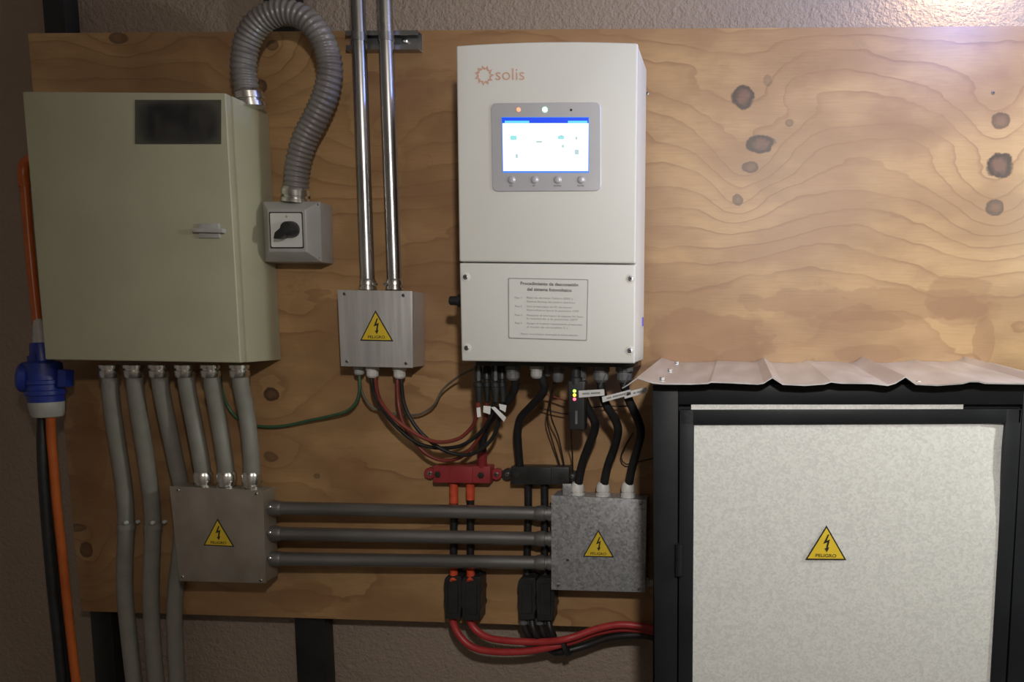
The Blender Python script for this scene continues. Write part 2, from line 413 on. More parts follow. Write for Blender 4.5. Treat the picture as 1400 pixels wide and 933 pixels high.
bake('latch_lever', qbox([(262,312),(304,312.5),(304,318.5),(263,317.5)], .156, .144, .0015), 'lgray', dr)
lab(bake('label_plate', flat(qpts([(184.5,136.5),(302,136.5),(302,197),(184.5,197)], .1462), .144), 'blur', dr), 'dark illegible label')

# rotary isolator switch
sw = thing('rotary_isolator_switch', 'light grey wall isolator box with black rotary knob beside the green cabinet', 'switch', at(405, 360, .03))
bake('box', qbox([(360,276.5),(438.5,276.5),(440.5,359),(362.5,358.5)], .048, 0, .003), 'iso', sw)
o4 = qpts([(359,275.5),(438,275.5),(440.3,358.8),(362.2,358.2)], .050); i4 = qpts([(365.5,286.5),(417,286.5),(419,344.5),(367.5,344)], .074)
bm = new(); A = [bm.verts.new(p) for p in o4]; B = [bm.verts.new(p) for p in i4]; Cb = [bm.verts.new((p.x, -.046, p.z)) for p in o4]
for i in range(4):
    j = (i+1) % 4; bm.faces.new((A[i], A[j], B[j], B[i])); bm.faces.new((Cb[i], Cb[j], A[j], A[i]))
bm.faces.new(B); bm.faces.new(list(reversed(Cb)))
cv = bake('cover', bevel(bm, .0022), 'iso', sw)
for x, y in ((364.5,281),(434,280),(366.5,352),(435.5,353)): screw(x, y, .0525, .0032, cv)
bake('plate_recess_shade', flat(rrect([(367.6,290),(412.9,290),(414.9,339.6),(369.6,339.6)], .0760, .003), .073), 'blackp', sw)  # dark frame painting the shaded recess around the face plate
bake('face_plate', flat(rrect([(369,291.5),(411.5,291.5),(413.5,338),(371,338)], .0775, .003), .073), 'plate', sw)
kc = at(392.5, 312.5, .096); kc.y = -.0775; bm = new()
loft(bm, [(0,.0165),(.006,.0165),(.010,.0155),(.020,.0140),(.023,.012),(.0235,.0005)], kc, (0,-1,0), 24)
kn = bake('knob', bm, 'blackp', sw)
dv = (at(369,330,.101)-kc); dv.y = 0; dv.normalize(); pv = Vector((-dv.z, 0, dv.x))
pts = [kc+Vector((0,-.024,0))+v for v in (pv*.0085-dv*.012, pv*.0075+dv*.024, dv*.034, -pv*.0075+dv*.024, -pv*.0085-dv*.012)]
bake('pointer', bevel(prism(new(), pts, kc.y-.007), .0015), 'blackp', kn)
for t, x, y in (('0',391.5,296.5),('I',407,314)): text(t, .007, at(x, y, .0778), sw, 'print_', name='position_mark')

# ------------------------------------------------------------------ flexible conduit looping over the cabinet
fc = thing('flexible_conduit', 'grey ribbed flexible conduit looping from cabinet top to the rotary switch', 'conduit', at(404, 270, .045))
fp = path((341,140,.062),(336,116,.065),(333,88,.07),(339,54,.075),(357,28,.08),(386,17,.082),(416,25,.08),(440,52,.075),(451,90,.068),(446,126,.062),(432,160,.056),(416,192,.05),(407,226,.045),(404,262,.042))
bake('hose', tube(new(), fp, .0237, 20, .0022, (.0016, .0108)), 'flex', fc, 60)
coupling(at(404.5,276,.038), at(404,255,.042), .0235, fc)
ct = at(344, 147, .062); coupling(ct, at(339.5, 123, .064), .0235, fc)

# ------------------------------------------------------------------ vertical steel conduits, strut channel, upper junction box
ch = thing('strut_channel', 'short galvanised strut channel holding the two vertical conduits at the board top', 'channel', at(522, 68, .01))
c4 = qpts([(472,42),(571.5,41),(572,67),(473,68)], .022); x0, x1 = c4[0].x, c4[1].x; zt, zb = c4[0].z, c4[3].z
bm = new()
prof = [(0,zb),(0,zt),(-.022,zt),(-.022,zt-.009),(-.020,zt-.009),(-.020,zt-.0025),(-.0025,zt-.0025),(-.0025,zb+.0025),(-.020,zb+.0025),(-.020,zb+.009),(-.022,zb+.009),(-.022,zb)]
a = [bm.verts.new((x0,y,z)) for y,z in prof]; b_ = [bm.verts.new((x1,y,z)) for y,z in prof]; n = len(prof)
bm.faces.new(a); bm.faces.new(list(reversed(b_)))
for i in range(n): bm.faces.new((a[i], b_[i], b_[(i+1)%n], a[(i+1)%n]))
bake('rail', bm, 'emt_dull', ch, 20)
screw(553.5, 55.5, .006, .0062, ch, 'bolt', 'fitting', slot=False)
for i, (xt, xb) in enumerate(((488.3, 503.3), (525.2, 540))):
    t = thing('steel_conduit', ('left' if i == 0 else 'right')+' one of two shiny vertical steel conduits entering the upper junction box', 'conduit', at(xb, 395, .037), 'vertical conduits')
    p, q = at(xt, -34, .037), at(xb, 394, .037)
    top = p + (p-q)*.05
    bake('tube', tube(new(), [top, q], .0140, 24, .3), 'emt', t)
    coupling(at(xb, 396.5, .037), q+(p-q)*.03, .0142, t)
    k = p + (q-p)*((zt-p.z)/(q.z-p.z)); k.z = (zt+zb)/2
    bm = new(); loft(bm, [(-.008,.0153),(.008,.0153)], k, (0,0,1), 20); bake('clamp', bm, 'emt_dull', t)
    s = at(xb+(11 if i == 0 else -11.5), 389, .05); bm = new(); loft(bm, [(0,.0035),(.009,.0035),(.011,.002)], s, (0,-1,0), 10); bake('set_screw', bm, 'fitting', t)

def junction_box(name, quad, d, label, lid, body, screws, sign, sr=.0036, back=0.0):
    c = qpts(quad, d); t = thing(name, label, 'junction box', ((c[2].x+c[3].x)/2, -d/2, min(c[2].z, c[3].z)))
    cn = sum(c, Vector())/4
    b = [cn+(p-cn)*.985 for p in c]; b = [Vector((p.x, -d+.004, p.z)) for p in b]
    bake('body', bevel(prism(new(), b, -back), .002), body, t)
    bake('lid', bevel(prism(new(), c, -d+.0035), .0012), lid, t)
    for x, y in screws: screw(x, y, d, sr, t)
    tri_sign(*sign, d, t)
    return t
j1 = junction_box('junction_box', [(461,396.5),(563.5,398),(564.5,503.5),(466,501)], .068, 'brushed steel junction box with warning triangle below the two vertical conduits', 'stainless', 'stainless',
    [(471,402),(551.5,404),(474.5,494.5),(555,497)], ((513.5,424.5),(492.5,466),(538,467)))
gland(491, 500, .034, .0105, .020, j1, 'lgray')
gland(509, 500, .036, .0125, .026, j1, 'whitep'); gland(546, 501, .036, .0125, .026, j1, 'whitep')
j2 = junction_box('junction_box', [(231.5,665),(359.5,671),(363.5,798),(245,795)], .086, 'dull brown grey steel junction box at the lower left under grey pipes', 'stainless_dark', 'stainless_dark',
    [(243.5,670.5),(350.5,675.5),(249.5,789),(356.5,794)], ((297.5,709.5),(278.5,746),(320.5,748)), back=.036)
for y in (690, 785):
    bake('mounting_spacer', qbox([(290,y-8),(335,y-8),(335,y+8),(290,y+8)], .037, 0), 'stainless_dark', j2)
j3 = junction_box('junction_box', [(753.5,677.5),(884.5,684),(882,810.5),(753.5,807)], .062, 'mottled galvanised junction box with warning triangle beside the black battery cabinet', 'galv', 'galv',
    [(763,800.5),(873,805.5),(876,689),(776,766)], ((818,724.5),(797,761.5),(839.5,762.5)))
for x in (789.5, 824.5, 858.5):
    c = at(x, 681, .034); bm = new()
    loft(bm, [(0,.0155),(.010,.0155),(.0105,.0132),(.014,.0132),(.0145,.0148),(.028,.0140),(.034,.0105)], c, (0,0,1), 12); bake('cable_gland', bm, 'whitep', j3, 28)
bake('knockout_tab', qbox([(769,662),(780.5,662),(780.5,680),(769,680)], .050, .047, .0006), 'galv', j3)
c = at(880, 797, .034); bm = new(); loft(bm, [(0,.011),(.012,.011),(.0125,.009),(.028,.009)], c, (1,0,0), 14); bake('side_connector', bm, 'lgray', j3)

# three horizontal conduits between the lower boxes
for i, (yl, yr, lb) in enumerate(((694.5,702.5,'uppermost'),(729.5,737.5,'middle'),(764,770,'lowest'))):
    t = thing('level_conduit', lb+' of three level steel conduits joining the two lower junction boxes', 'conduit', at(557, (yl+yr)/2+10, .034), 'level conduits')
    p, q = at(361, yl, .060), at(757, yr, .040); u = (q-p).normalized()
    bake('tube', tube(new(), [p, q], .0146, 24, .4), 'emt_dull', t)
    coupling(p, p+u*.042, .0140, t, 'emt_dull'); coupling(q, q-u*.040, .0145, t, 'emt_dull')
    s = p+u*.022+Vector((0,-.016,.006)); bm = new(); loft(bm, [(0,.0045),(.004,.0045),(.005,.003)], s, (0,-1,.3), 12); bake('set_screw', bm, 'fitting', t)

# ------------------------------------------------------------------ six grey conduits below the cabinet
GP = [('first', [(150,506,.075),(150.5,530,.073),(155,570,.066),(163,622,.055),(170,672,.045),(172.5,720,.04),(170.5,770,.036),(171,815,.033),(176,868,.03),(184,940,.03),(190,990,.03)]),
      ('second', [(184,506,.075),(185,530,.073),(191,572,.066),(200,630,.055),(207,682,.045),(209,720,.04),(207.5,770,.036),(206.5,820,.033),(208.5,870,.03),(214,940,.03),(218,990,.03)]),
      ('third', [(218,506,.075),(220,530,.070),(228,572,.055),(240,630,.034),(248,668,.022),(250,700,.017),(246,755,.017),(241,800,.017),(238.5,850,.018),(243,940,.02),(247,990,.02)]),
      ('fourth', [(253.5,506,.075),(256,530,.073),(264,572,.064),(274,625,.064),(278.5,655,.060)]),
      ('fifth', [(289,506,.075),(291,530,.073),(298.5,572,.064),(306.5,622,.064),(310.5,655,.060)]),
      ('sixth', [(328,506,.075),(330,530,.073),(337,565,.064),(342.5,612,.064),(345,655,.060)])]
for i, (o_, pp) in enumerate(GP):
    t = thing('grey_conduit', o_+' from the left of six grey pipes leaving the green cabinet bottom', 'conduit', at(pp[-1][0], min(pp[-1][1], 930), pp[-1][2]), 'grey pipes under the cabinet')
    bake('pipe', tube(new(), path(*pp), .0160, 20, .012), 'pvc', t, 60)
    a, b = at(pp[0][0]-1, 499, .075), at(pp[0][0], 516.5, .0745)
    coupling(a, b, .0165, t)
    if i > 2:
        e = at(pp[-1][0], 668.5, .060); coupling(e, at(pp[-1][0]-1, 645, .061), .0165, t)
    if i < 2:
        k = at(*pp[5]); bm = new(); loft(bm, [(-.007,.0178),(.007,.0178)], k, (0,0,1), 20); sd = bake('saddle_clamp', bm, 'pvc', t)
        for dx, dy, dd in ((0,-5,.018),(16,-6,-.030)):
            c = at(pp[5][0]+dx, pp[5][1]+dy, pp[5][2]+dd); bm = new(); loft(bm, [(-.002,.0045),(.0025,.0042),(.0035,.002)], c, (0,-1,0), 12); bake('clamp_screw', bm, 'whitep', sd)  # metal glint of these screws put into a white colour

# ------------------------------------------------------------------ inverter
iv = thing('solar_inverter', 'white wall inverter with glowing display and instruction label', 'inverter', at(750, 497, .12))
dI = .20
def arch(c, d, rise, n=10):
    a, b, e, f = qpts(c, d); out = []
    for k in range(n+1):
        t = k/n; p = a.lerp(b, t); p.z += rise*(1-(2*t-1)**2); out.append(p)
    return out + [e, f]
full = arch([(623.5,62.5),(872,59),(867.8,497.5),(631,494)], dI, .0045)
cn = sum(full, Vector())/len(full)
hb = [cn+(p-cn)*.997 for p in full]; hb = [Vector((p.x, -.186, p.z)) for p in hb]
bake('housing', bevel(prism(new(), hb, -.052), .003), 'white', iv)
hs = qpts([(655,118),(848,116),(846,470),(658,468)], .05)
bake('wall_bracket', prism(new(), hs, 0), 'blackp', iv)
bake('upper_cover', bevel(prism(new(), arch([(623.5,62.5),(872,59),(868.8,360.3),(627.8,357.8)], dI, .0045), -.184), .0035, 3), 'white', iv, 40)
lc = bake('lower_cover', bevel(prism(new(), qpts([(628,359.6),(868.8,362.2),(867.8,497.5),(631,494)], dI), -.184), .0035, 3), 'white', iv, 40)
for x, y in ((637,379),(862.5,381),(638.5,476),(861.5,479.5)):
    c = at(x, y, dI); bm = new(); loft(bm, [(-.001,.0085),(.0006,.0085),(.0008,.0078)], c, (0,-1,0), 18); bake('screw_seat', bm, 'label', lc)
    screw(x-.5, y, dI+.0006, .0048, lc)
# display
dp = bake('display_panel', bevel(flat(rrect([(671,141),(821,139.5),(821.5,261),(673,262)], dI+.0022, .012), dI-.002), .0008, 1), 'silver', iv, 30)
bake('screen_edge', flat(qpts([(685.5,160),(805.5,160),(805.5,236.5),(687,236.5)], dI+.0026), dI), 'screen_edge', dp)
bake('screen', flat(qpts([(687,168.5),(804.5,168.5),(804,233.8),(688,233.8)], dI+.0031), dI), 'screen', dp)
bake('screen_header', flat(qpts([(686,160.8),(804.5,161),(804.5,168.6),(686.5,168.6)], dI+.0031), dI), 'header', dp)
for c in ([(690,165.2),(723.5,165.2),(723.5,168.2),(690,168.2)], [(776.5,165.2),(803,165.2),(803,168.2),(776.5,168.2)]):
    bake('header_text', flat(qpts(c, dI+.0034), dI), 'hcyan', dp)
for x, y, w, h, mt in ((702,188.5,9,6,'icon'),(767,188,9,5,'icon'),(767.5,186,3,3,'icon2'),(788,189,3,4,'icon2'),(769.5,200,3,4,'icon2'),(788.5,208,6,7,'icon2'),(706.5,213.5,3,6,'icon2'),(737,194,8,2.5,'icon2')):
    bake('screen_icon', flat(rrect([(x-w/2,y-h/2),(x+w/2,y-h/2),(x+w/2,y+h/2),(x-w/2,y+h/2)], dI+.0034, min(w,h)*.0004, 3), dI), mt, dp)
for x, mt, r in ((709,'led_r',.0036),(745,'led_g',.0046)):
    bm = new(); loft(bm, [(0,r),(.0012,r),(.002,r*.6),(.0022,.0002)], at(x,150,dI+.002), (0,-1,0), 16); bake('indicator_light', bm, mt, dp)
bm = new(); loft(bm, [(0,.0022),(.0008,.0022),(.001,.0018)], at(781,150.5,dI+.002), (0,-1,0), 14); bake('indicator_light', bm, 'ink', dp)
for x in (699.5,731,762.5,794.5):
    bm = new(); loft(bm, [(0,.0072),(.0012,.0072),(.0022,.0062),(.0027,.004),(.0028,.0003)], at(x,246,dI+.002), (0,-1,0), 20); bake('button', bm, 'silver', dp)
for x, s in ((699,'ESC'),(730,'UP'),(762,'DOWN'),(794,'ENTER')): text(s, .0042, at(x,254.2,dI+.0026), dp, 'print_', name='button_lettering')
# logo
lg = at(662,103,dI+.0006); bm = new()
for k in range(11):
    a = 6.28318*k/11+.2
    def q(r, t): return lg + Vector((math.cos(a+t)*r, 0, math.sin(a+t)*r))
    for pts in ((q(.0100,.24), q(.0125,.02), q(.0190,-.18), q(.0115,-.14)), (q(.0100,.16), q(.0102,.34), q(.0170,.40), q(.0130,.08))):
        prism(bm, pts, lg.y+.0012)
lo = bake('sun_logo', bm, 'logo', iv); lab(lo, 'orange sun shaped logo of short rays')
lab(text('solis', .030, at(697.3,102.3,dI+.0004), iv, 'logo', name='brand_lettering', width=at(717,102,dI).x-at(677.5,102,dI).x, bold=-.0001), 'orange lettering solis')
# instruction label
SB = [(694.5,380),(804.5,382),(802.5,466.5),(695,463)]
il = bake('instruction_label', flat(rrect(SB, dI+.0006, .003), dI-.001), 'print_light', iv); lab(il, 'white bordered label of printed shutdown steps')
ins = [(696,381.5),(803,383.4),(801.2,465),(696.3,461.7)]
bake('label_field', flat(rrect(ins, dI+.0009, .0025), dI), 'label', il)
RT = -.019
def ln(s, x0, x1, y, size, al='LEFT', bold=0.0):
    w = at(x1, y, dI).x - at(x0, y, dI).x; c = at((x0+x1)/2, y, dI+.0011)
    text(s, size, c, il, 'print_' if bold else 'print_light', name='label_text', width=w, rot=RT, bold=bold, ex=.0001)
ln('Procedimiento de desconexión', 711.5, 790.5, 388.8, .0082, bold=.00022); ln('del sistema fotovoltaico', 720.5, 781.5, 396.6, .0082, bold=.00022)
rows = [('Paso 1', 704, 713.5, 407.3), ('Bajar las térmicas Tablero (ESS) y', 720, 783, 408), ('Sistema Backup del tablero eléctrico', 720, 786, 413.3),
        ('Paso 2', 704, 713.5, 419), ('Girar el Interruptor del DC del inversor', 720, 782, 420), ('fotovoltaico hacia la posición OFF', 720, 791.5, 425),
        ('Paso 3', 704, 714, 431), ('Posicionar el interruptor de baterías DC hacia', 720, 797, 432.3), ('la izquierda a la posición OFF', 720, 789.5, 436.6),
        ('Paso 4', 704, 713.5, 442), ('Apagar el inversor manteniendo presionado', 720, 796, 443.3), ('el botón de encendido 5 s', 720, 776, 448)]
for s, a, b, y in rows: ln(s, a, b, y, .0050)
ln('Esperar cinco minutos, desenergiza el sistema eléctrico', 712, 790, 457.7, .0048)
# side details
bm = new(); c = at(631, 411.5, .13); loft(bm, [(-.004,.013),(.006,.013),(.007,.0095),(.022,.009),(.024,.007)], c, (-1,0,0), 18); bake('dc_switch', bm, 'blackp', iv)
c = at(868, 440, .2); X = c.x
lab(bake('side_tag', box((X-.004, -.085, at(877,446,.07).z), (X+.0012, -.066, at(877,434,.07).z)), 'tag_blue', iv), 'small blue label')
for x, mt, r, h, d in ((701,'grayp',.0135,.030,.13),(734,'lgray',.0125,.026,.14),(748,'grayp',.010,.022,.11),(763,'grayp',.0115,.034,.12),(791,'grayp',.0155,.034,.13),(821.5,'grayp',.0155,.034,.13),(853.5,'grayp',.0155,.034,.13)):
    gland(x, 499.5, d, r, h, iv, mt)
bake('underside_shade', qbox([(650,494),(866,496),(865.5,502.5),(650,500.5)], .16, .075, .002), 'blackp', iv)  # black strip standing in for the shadow along the inverter underside

# data logger stick
dl = thing('data_logger', 'black data logger stick with three tiny lights under the inverter', 'data logger', at(787, 590, .14))
bm = new(); loft(bm, [(0,.010),(.022,.010),(.024,.0125),(.036,.0125)], at(787.5,500,.145), (0,0,-1), 16); bake('collar', bm, 'blackp', dl)
bake('stick', bevel(prism(new(), qpts([(775.5,521),(800,521),(799.5,589),(777.5,589)], .156), -.128), .004, 3), 'blackp', dl, 40)
bake('stripe', qbox([(786.5,562),(789.5,562),(789.5,580),(786.5,580)], .1565, .155), 'grayp', dl)
for y, mt in ((535,'led_lg'),(540.5,'led_y'),(546,'led_p')):
    bm = new(); loft(bm, [(0,.0032),(.001,.0032),(.0016,.0018)], at(785.5,y,.156), (0,-1,0), 14); bake('status_light', bm, mt, dl)

# ------------------------------------------------------------------ cables
def cable(name, pts, r, mat, label, group=None, n=12, step=.008, cat='cable'):
    return tag(bake(name, tube(new(), path(*pts), r, n, step), mat, None, 60), label, cat, group)
def cable_thing(name, pts, r, mat, label, group=None, cat='cable'):
    e = pts[-1]; t = thing(name, label, cat, at(*e), group)
    bake('sheath', tube(new(), path(*pts), r, 12, .008), mat, t, 60); return t
def strip(c, d, th, parent, mat='paper', name='tag'):
    return bake(name, prism(new(), qpts(c, d), -(d-th)), mat, parent)
PV = [('thinred', [(513,508,.036),(513.6,521,.040),(519,546,.066),(535.6,569,.086),(556.5,586,.09),(582,600.5,.092),(605,605,.093),(629,599,.094),(646,583,.10),(651.5,567,.115),(654.3,543,.125)], 'red solar cable from the left white gland, top arc of the bundle', [(651.5,558),(656.5,557),(657.5,570),(652.5,571)]),
      ('blackc', [(507.5,508,.034),(508.3,521,.036),(513,541,.054),(527.5,567,.060),(550,591,.061),(572.6,607,.062),(600,613,.062),(629,610,.066),(652,596,.080),(668,575,.10),(677.5,543,.125)], 'black solar cable from the left white gland under the red arc', [(671,557),(676.5,556.5),(692,571),(689,577)]),
      ('thinred', [(543.5,509,.034),(543.2,521,.036),(545,554,.055),(553,583,.055),(569,607,.052),(587,623.5,.05),(608,630,.05),(630.5,625,.055),(650,606,.066),(663,580,.085),(666,543,.11)], 'red solar cable from the right white gland, lowest arc of the bundle', [(661,555),(671,556),(670,567),(660.5,564)]),
      ('blackc', [(548.5,509,.036),(548.7,521,.040),(553,554,.064),(568,583,.074),(588.6,604,.076),(609.5,617,.076),(633.7,622.7,.076),(654.6,617,.08),(672,601,.088),(681,580,.10),(687,543,.115)], 'black solar cable from the right white gland crossing over the red one', [(682,552.5),(692.5,554.5),(691,564),(683.5,560)])]
for i, (mt, pp, lb, tg) in enumerate(PV):
    t = cable_thing('solar_cable', pp, .0040, mt, lb, 'solar cables')
    e = at(*pp[-1]); bm = new(); top = at(pp[-1][0]+.5, 500, pp[-1][2])
    L = top.z-e.z
    loft(bm, [(-.010,.0052),(0,.0065),(L*.32,.0085),(L*.34,.0098),(L*.46,.0098),(L*.48,.0068),(L*.55,.0068),(L*.57,.0088),(L*.95,.0082),(L,.006)], e, (0,0,1), 14)
    bake('plug', bm, 'blackp', t)
    if i < 2: bake('clip', prism(new(), qpts([(pp[-1][0]-1.5,500),(pp[-1][0]+1.5,500),(pp[-1][0]+2,521),(pp[-1][0]-2,521)], pp[-1][2]+.0105), -(pp[-1][2]+.006)), 'grayp', t)
    strip(tg, pp[-1][2]+.012, .0006, t)
cable('earth_wire', [(491,508,.034),(492,530,.035),(488,548,.03),(476,561.5,.025),(455,568.5,.02),(420,576,.014),(390,582.5,.01),(358,583.5,.008),(330,576,.008),(312,557,.008),(303,532,.03),(301,510,.06)], .0034, 'greenw', 'green earth wire running left from the upper junction box behind grey pipes')
cable('signal_wire', [(492,508,.03),(494,533,.03),(503,552,.028),(515,560,.025),(545,567,.022),(563,568,.022),(577,565.5,.025),(593.5,554,.03),(604.5,534,.035),(627,515,.05),(650,503,.09)], .0024, 'wire', 'thin grey wire sagging from the upper junction box up to the inverter')
bt = cable_thing('battery_cable', [(702,505,.13),(705,518,.125),(702,536,.11),(687,556,.085),(669,577,.06),(661,597,.045),(659.5,618,.035),(659.5,640,.024)], .0085, 'blackc', 'thick black cable with red end entering the red busbar', 'battery cables')
bake('sleeve', tube(new(), path((659.4,616,.036),(659.6,642,.023)), .0098, 14, .01), 'redb', bt, 60)
cable('battery_cable', [(735,505,.14),(742,520,.135),(743,536,.12),(727,555,.09),(712.5,571,.065),(708,588,.05),(708.5,608,.04),(711,640,.024)], .0085, 'blackc', 'thick black cable bending down into the black busbar', 'battery cables')
ACs = [([(791.5,510,.13),(794,530,.13),(800,551,.125),(812,574,.11),(813,588,.095),(804,612,.07),(796,635,.05),(789.7,668,.034)], [(791,534.5),(826,532.5),(826.5,541),(791.5,544)], 'leftmost of three bent black cables entering the galvanised junction box', ((-.36,-.08),(-.03,.34))),
       ([(821.5,510,.13),(822,530,.13),(828,552,.125),(841,574,.11),(845,590,.095),(840,612,.07),(831,637,.05),(825,668,.034)], [(823,543),(862,533),(862.5,540),(824,550.5)], 'middle one of three bent black cables entering the galvanised junction box', ((-.34,-.18),(-.13,.32))),
       ([(853.5,510,.13),(854,528,.13),(859,545,.125),(872,574,.11),(876,592,.095),(871,615,.07),(864,640,.05),(859,668,.034)], [(853,537),(883.5,529.5),(885,537),(854,545.5)], 'rightmost of three bent black cables entering the galvanised junction box', ((-.10,.02),(.06,.36)))]
for pp, tg, lb, w in ACs:
    t = cable_thing('output_cable', pp, .0088, 'blackc', lb, 'bent black output cables')
    tp = strip(tg, .158, .0006, t, name='tag')
    a, b = at(*tg[0], .1586), at(*tg[1], .1586); c = (at(*tg[0],.1586)+at(*tg[1],.1586)+at(*tg[2],.1586)+at(*tg[3],.1586))/4
    u_ = (b-a).normalized(); v_ = Vector((-u_.z, 0, u_.x)); L_ = (b-a).length
    for f0, f1 in w:                                   # blurred, illegible print
        q_ = [c + u_*(f*L_) + v_*h + Vector((0,-.0003,0)) for f, h in ((f0,.0016),(f1,.0016),(f1,-.0016),(f0,-.0016))]
        bake('faint_print', prism(new(), q_, c.y+.0001), 'print_light', tp)
    ti = tube(new(), path((pp[1][0]-2, 530, .142),(pp[1][0]+6, 512, .15)), .0013, 8, .01); bake('cable_tie', ti, 'grayp', t)
ti = tube(new(), path((851,531,.15),(858,527,.156),(872,517,.156)), .0013, 8, .01); tag(bake('cable_tie', ti, 'whitep'), 'loose white cable tie end beside the roof corner', 'cable tie')
for pp, lb in (([(763,512,.12),(758,530,.11),(752.5,548,.09),(754,572,.06),(764,600,.035),(773,645,.012)], 'dark thin wire curving down behind the black busbar, nearest the data logger'),
               ([(760,512,.12),(752,545,.08),(748,575,.05),(756,606,.03),(768,645,.012)], 'brown thin wire with the widest bow left of the data logger'),
               ([(781,588,.13),(781,600,.10),(782.5,620,.05),(783,648,.012)], 'thin wire hanging straight down from the data logger')):
    cable('thin_wire', pp, .0016, 'brownw', lb, 'thin wires behind the busbar', 8)
cable('thin_wire', [(735,536,.06),(752,541,.05),(775,549,.05)], .0018, 'thinred', 'short dark red wire crossing behind the data logger', None, 8)
cable('thin_wire', [(738,558,.03),(760,564,.03),(780,566,.03),(812,557,.03),(858,555.5,.03)], .0015, 'brownw', 'thin wire running level behind the bent black cables', None, 8)
cable('thin_wire', [(866,592,.05),(855,610,.03),(849,626,.02),(856,635,.02),(872,632,.02),(893,627,.03),(905,626,.03)], .0016, 'brownw', 'thin dark wire looping from the right black cable behind the cabinet', None, 8)

# ------------------------------------------------------------------ busbars
def busbar(name, cx, cy, w, h, mat, label, ears, bolts):
    d = .034; t = thing(name, label, 'busbar', at(cx, cy+h/2, d/2))
    bake('base', bevel(prism(new(), qpts([(cx-w/2+2,cy-h/2),(cx+w/2-2,cy-h/2+1),(cx+w/2-2,cy+h/2),(cx-w/2+2,cy+h/2-1)], d), 0), .003), mat, t)
    bake('cover', bevel(prism(new(), qpts([(cx-w*.20,cy-h/2+.6),(cx+w*.18,cy-h/2+1.5),(cx+w*.18,cy+h/2-.5),(cx-w*.20,cy+h/2-1)], d+.003), -d+.002), .0015), mat, t)
    for x, y in ears:
        bm = new(); loft(bm, [(0,.0125),(.014,.0125),(.015,.0115)], Vector((at(x,y,.014).x, 0, at(x,y,.014).z)), (0,-1,0), 18); ear = bake('mounting_ear', bm, mat, t)
        screw(x, y, .016, .0052, ear)
    for x, y in bolts:
        bm = new(); loft(bm, [(-.002,.0072),(.002,.0072),(.0022,.0050),(.004,.0050),(.0042,.0010)], at(x,y,d), (0,-1,0), 6); bake('bolt', bm, 'ink', t)
    return t
busbar('red_busbar', 631, 649.3, 82, 24.5, 'redb', 'red insulated busbar block with two black bolts on the plywood', ((587.5,647.5),(678.5,649)), ((598.5,649.2),(657.5,650.3)))
busbar('black_busbar', 738, 651, 84, 25.5, 'blackp', 'black insulated busbar block beside the red one', ((693.5,649),(782,652)), ((706.5,650),(767,651.5)))
def drop(x0, x1, label, sleeve=None, grp='cables below the busbars'):
    t = cable_thing('drop_cable', [(x0,658,.014),(x0+.3,690,.0095),(x1-.3,770,.0095),(x1,800,.014)], .0082, 'blackc', label, grp)
    if sleeve:
        bake('sleeve', tube(new(), path((x0,660,.015),(x0+.2,sleeve,.0125)), .0093, 14, .004, (.0003,.0035)), 'redsl', t, 60)
        bake('sleeve', tube(new(), path((x1,774,.012),(x1,783,.024),(x1,796,.040)), .0088, 14, .01), 'redsl', t, 60)
drop(620.5, 620.5, 'left cable with long orange red sleeve below the red busbar', 688)
drop(643, 643.5, 'right cable with short orange red sleeve below the red busbar', 683)
drop(722, 721, 'left all black cable below the black busbar'); drop(744.5, 745, 'right all black cable below the black busbar')
def fuse(c, label):
    x0, x1, y0, y1 = c; d = .042; w = x1-x0
    out = [(x0+3,y0),(x1-1,y0),(x1,y0+4),(x1,y0+15),(x1+1.5,y0+19),(x1,y0+24),(x1,y0+36),(x1+1.5,y0+41),(x1-1,y0+47),(x1-1,y1),(x0+1,y1),(x0+.5,y0+40),(x0-.8,y0+34),(x0,y0+28),(x0,y0+18),(x0-.8,y0+12),(x0,y0+4)]
    t = thing('fuse_holder', label, 'fuse holder', at((x0+x1)/2, y1, .02), 'fuse holders')
    bake('shell', bevel(prism(new(), qpts(out, d), 0), .0012, 1), 'blackp', t)
    bake('front_ridge', bevel(prism(new(), qpts([(x0+w*.2,y0+8),(x1-w*.2,y0+8),(x1-w*.2,y1-8),(x0+w*.2,y1-8)], d+.0025), -d), .001, 1), 'blackp', t)
    screw(x1-1, y0-4, .012, .0042, t, 'terminal_screw')
    bake('terminal', qbox([(x0+w*.3,y0-8),(x1,y0-8),(x1,y0+2),(x0+w*.3,y0+2)], .011, 0), 'blackp', t)
fuse((607.5,630.5,788.5,847), 'left black fuse holder of the pair under the red busbar')
fuse((631,657,789.5,849), 'right black fuse holder of the pair under the red busbar')
fuse((708.5,732,791,848), 'left black fuse holder of the pair under the black busbar')
fuse((733,757.5,791,849.5), 'right black fuse holder of the pair under the black busbar')
cable('feed_cable', [(618.5,842,.02),(620,852,.02),(626,866,.022),(638,880,.025),(655,888.5,.028),(685,892,.03),(720,891,.03),(750,886,.03),(768,881.5,.026),(788,875.5,.018),(815,865.5,.012),(845,860,.010),(872,861,.010),(900,866,.010)], .0078, 'red', 'red cable with the lower, wider sag below the plywood edge', 'thick feed cables')
cable('feed_cable', [(641.5,842,.02),(644,853,.02),(653,864,.022),(670,873,.026),(700,877,.03),(740,878,.03),(768,875.5,.042),(790,869.5,.036),(815,860.5,.030),(845,854.5,.028),(872,856,.027),(900,861,.027)], .0078, 'red', 'red cable with the upper, shorter sag below the plywood edge', 'thick feed cables')
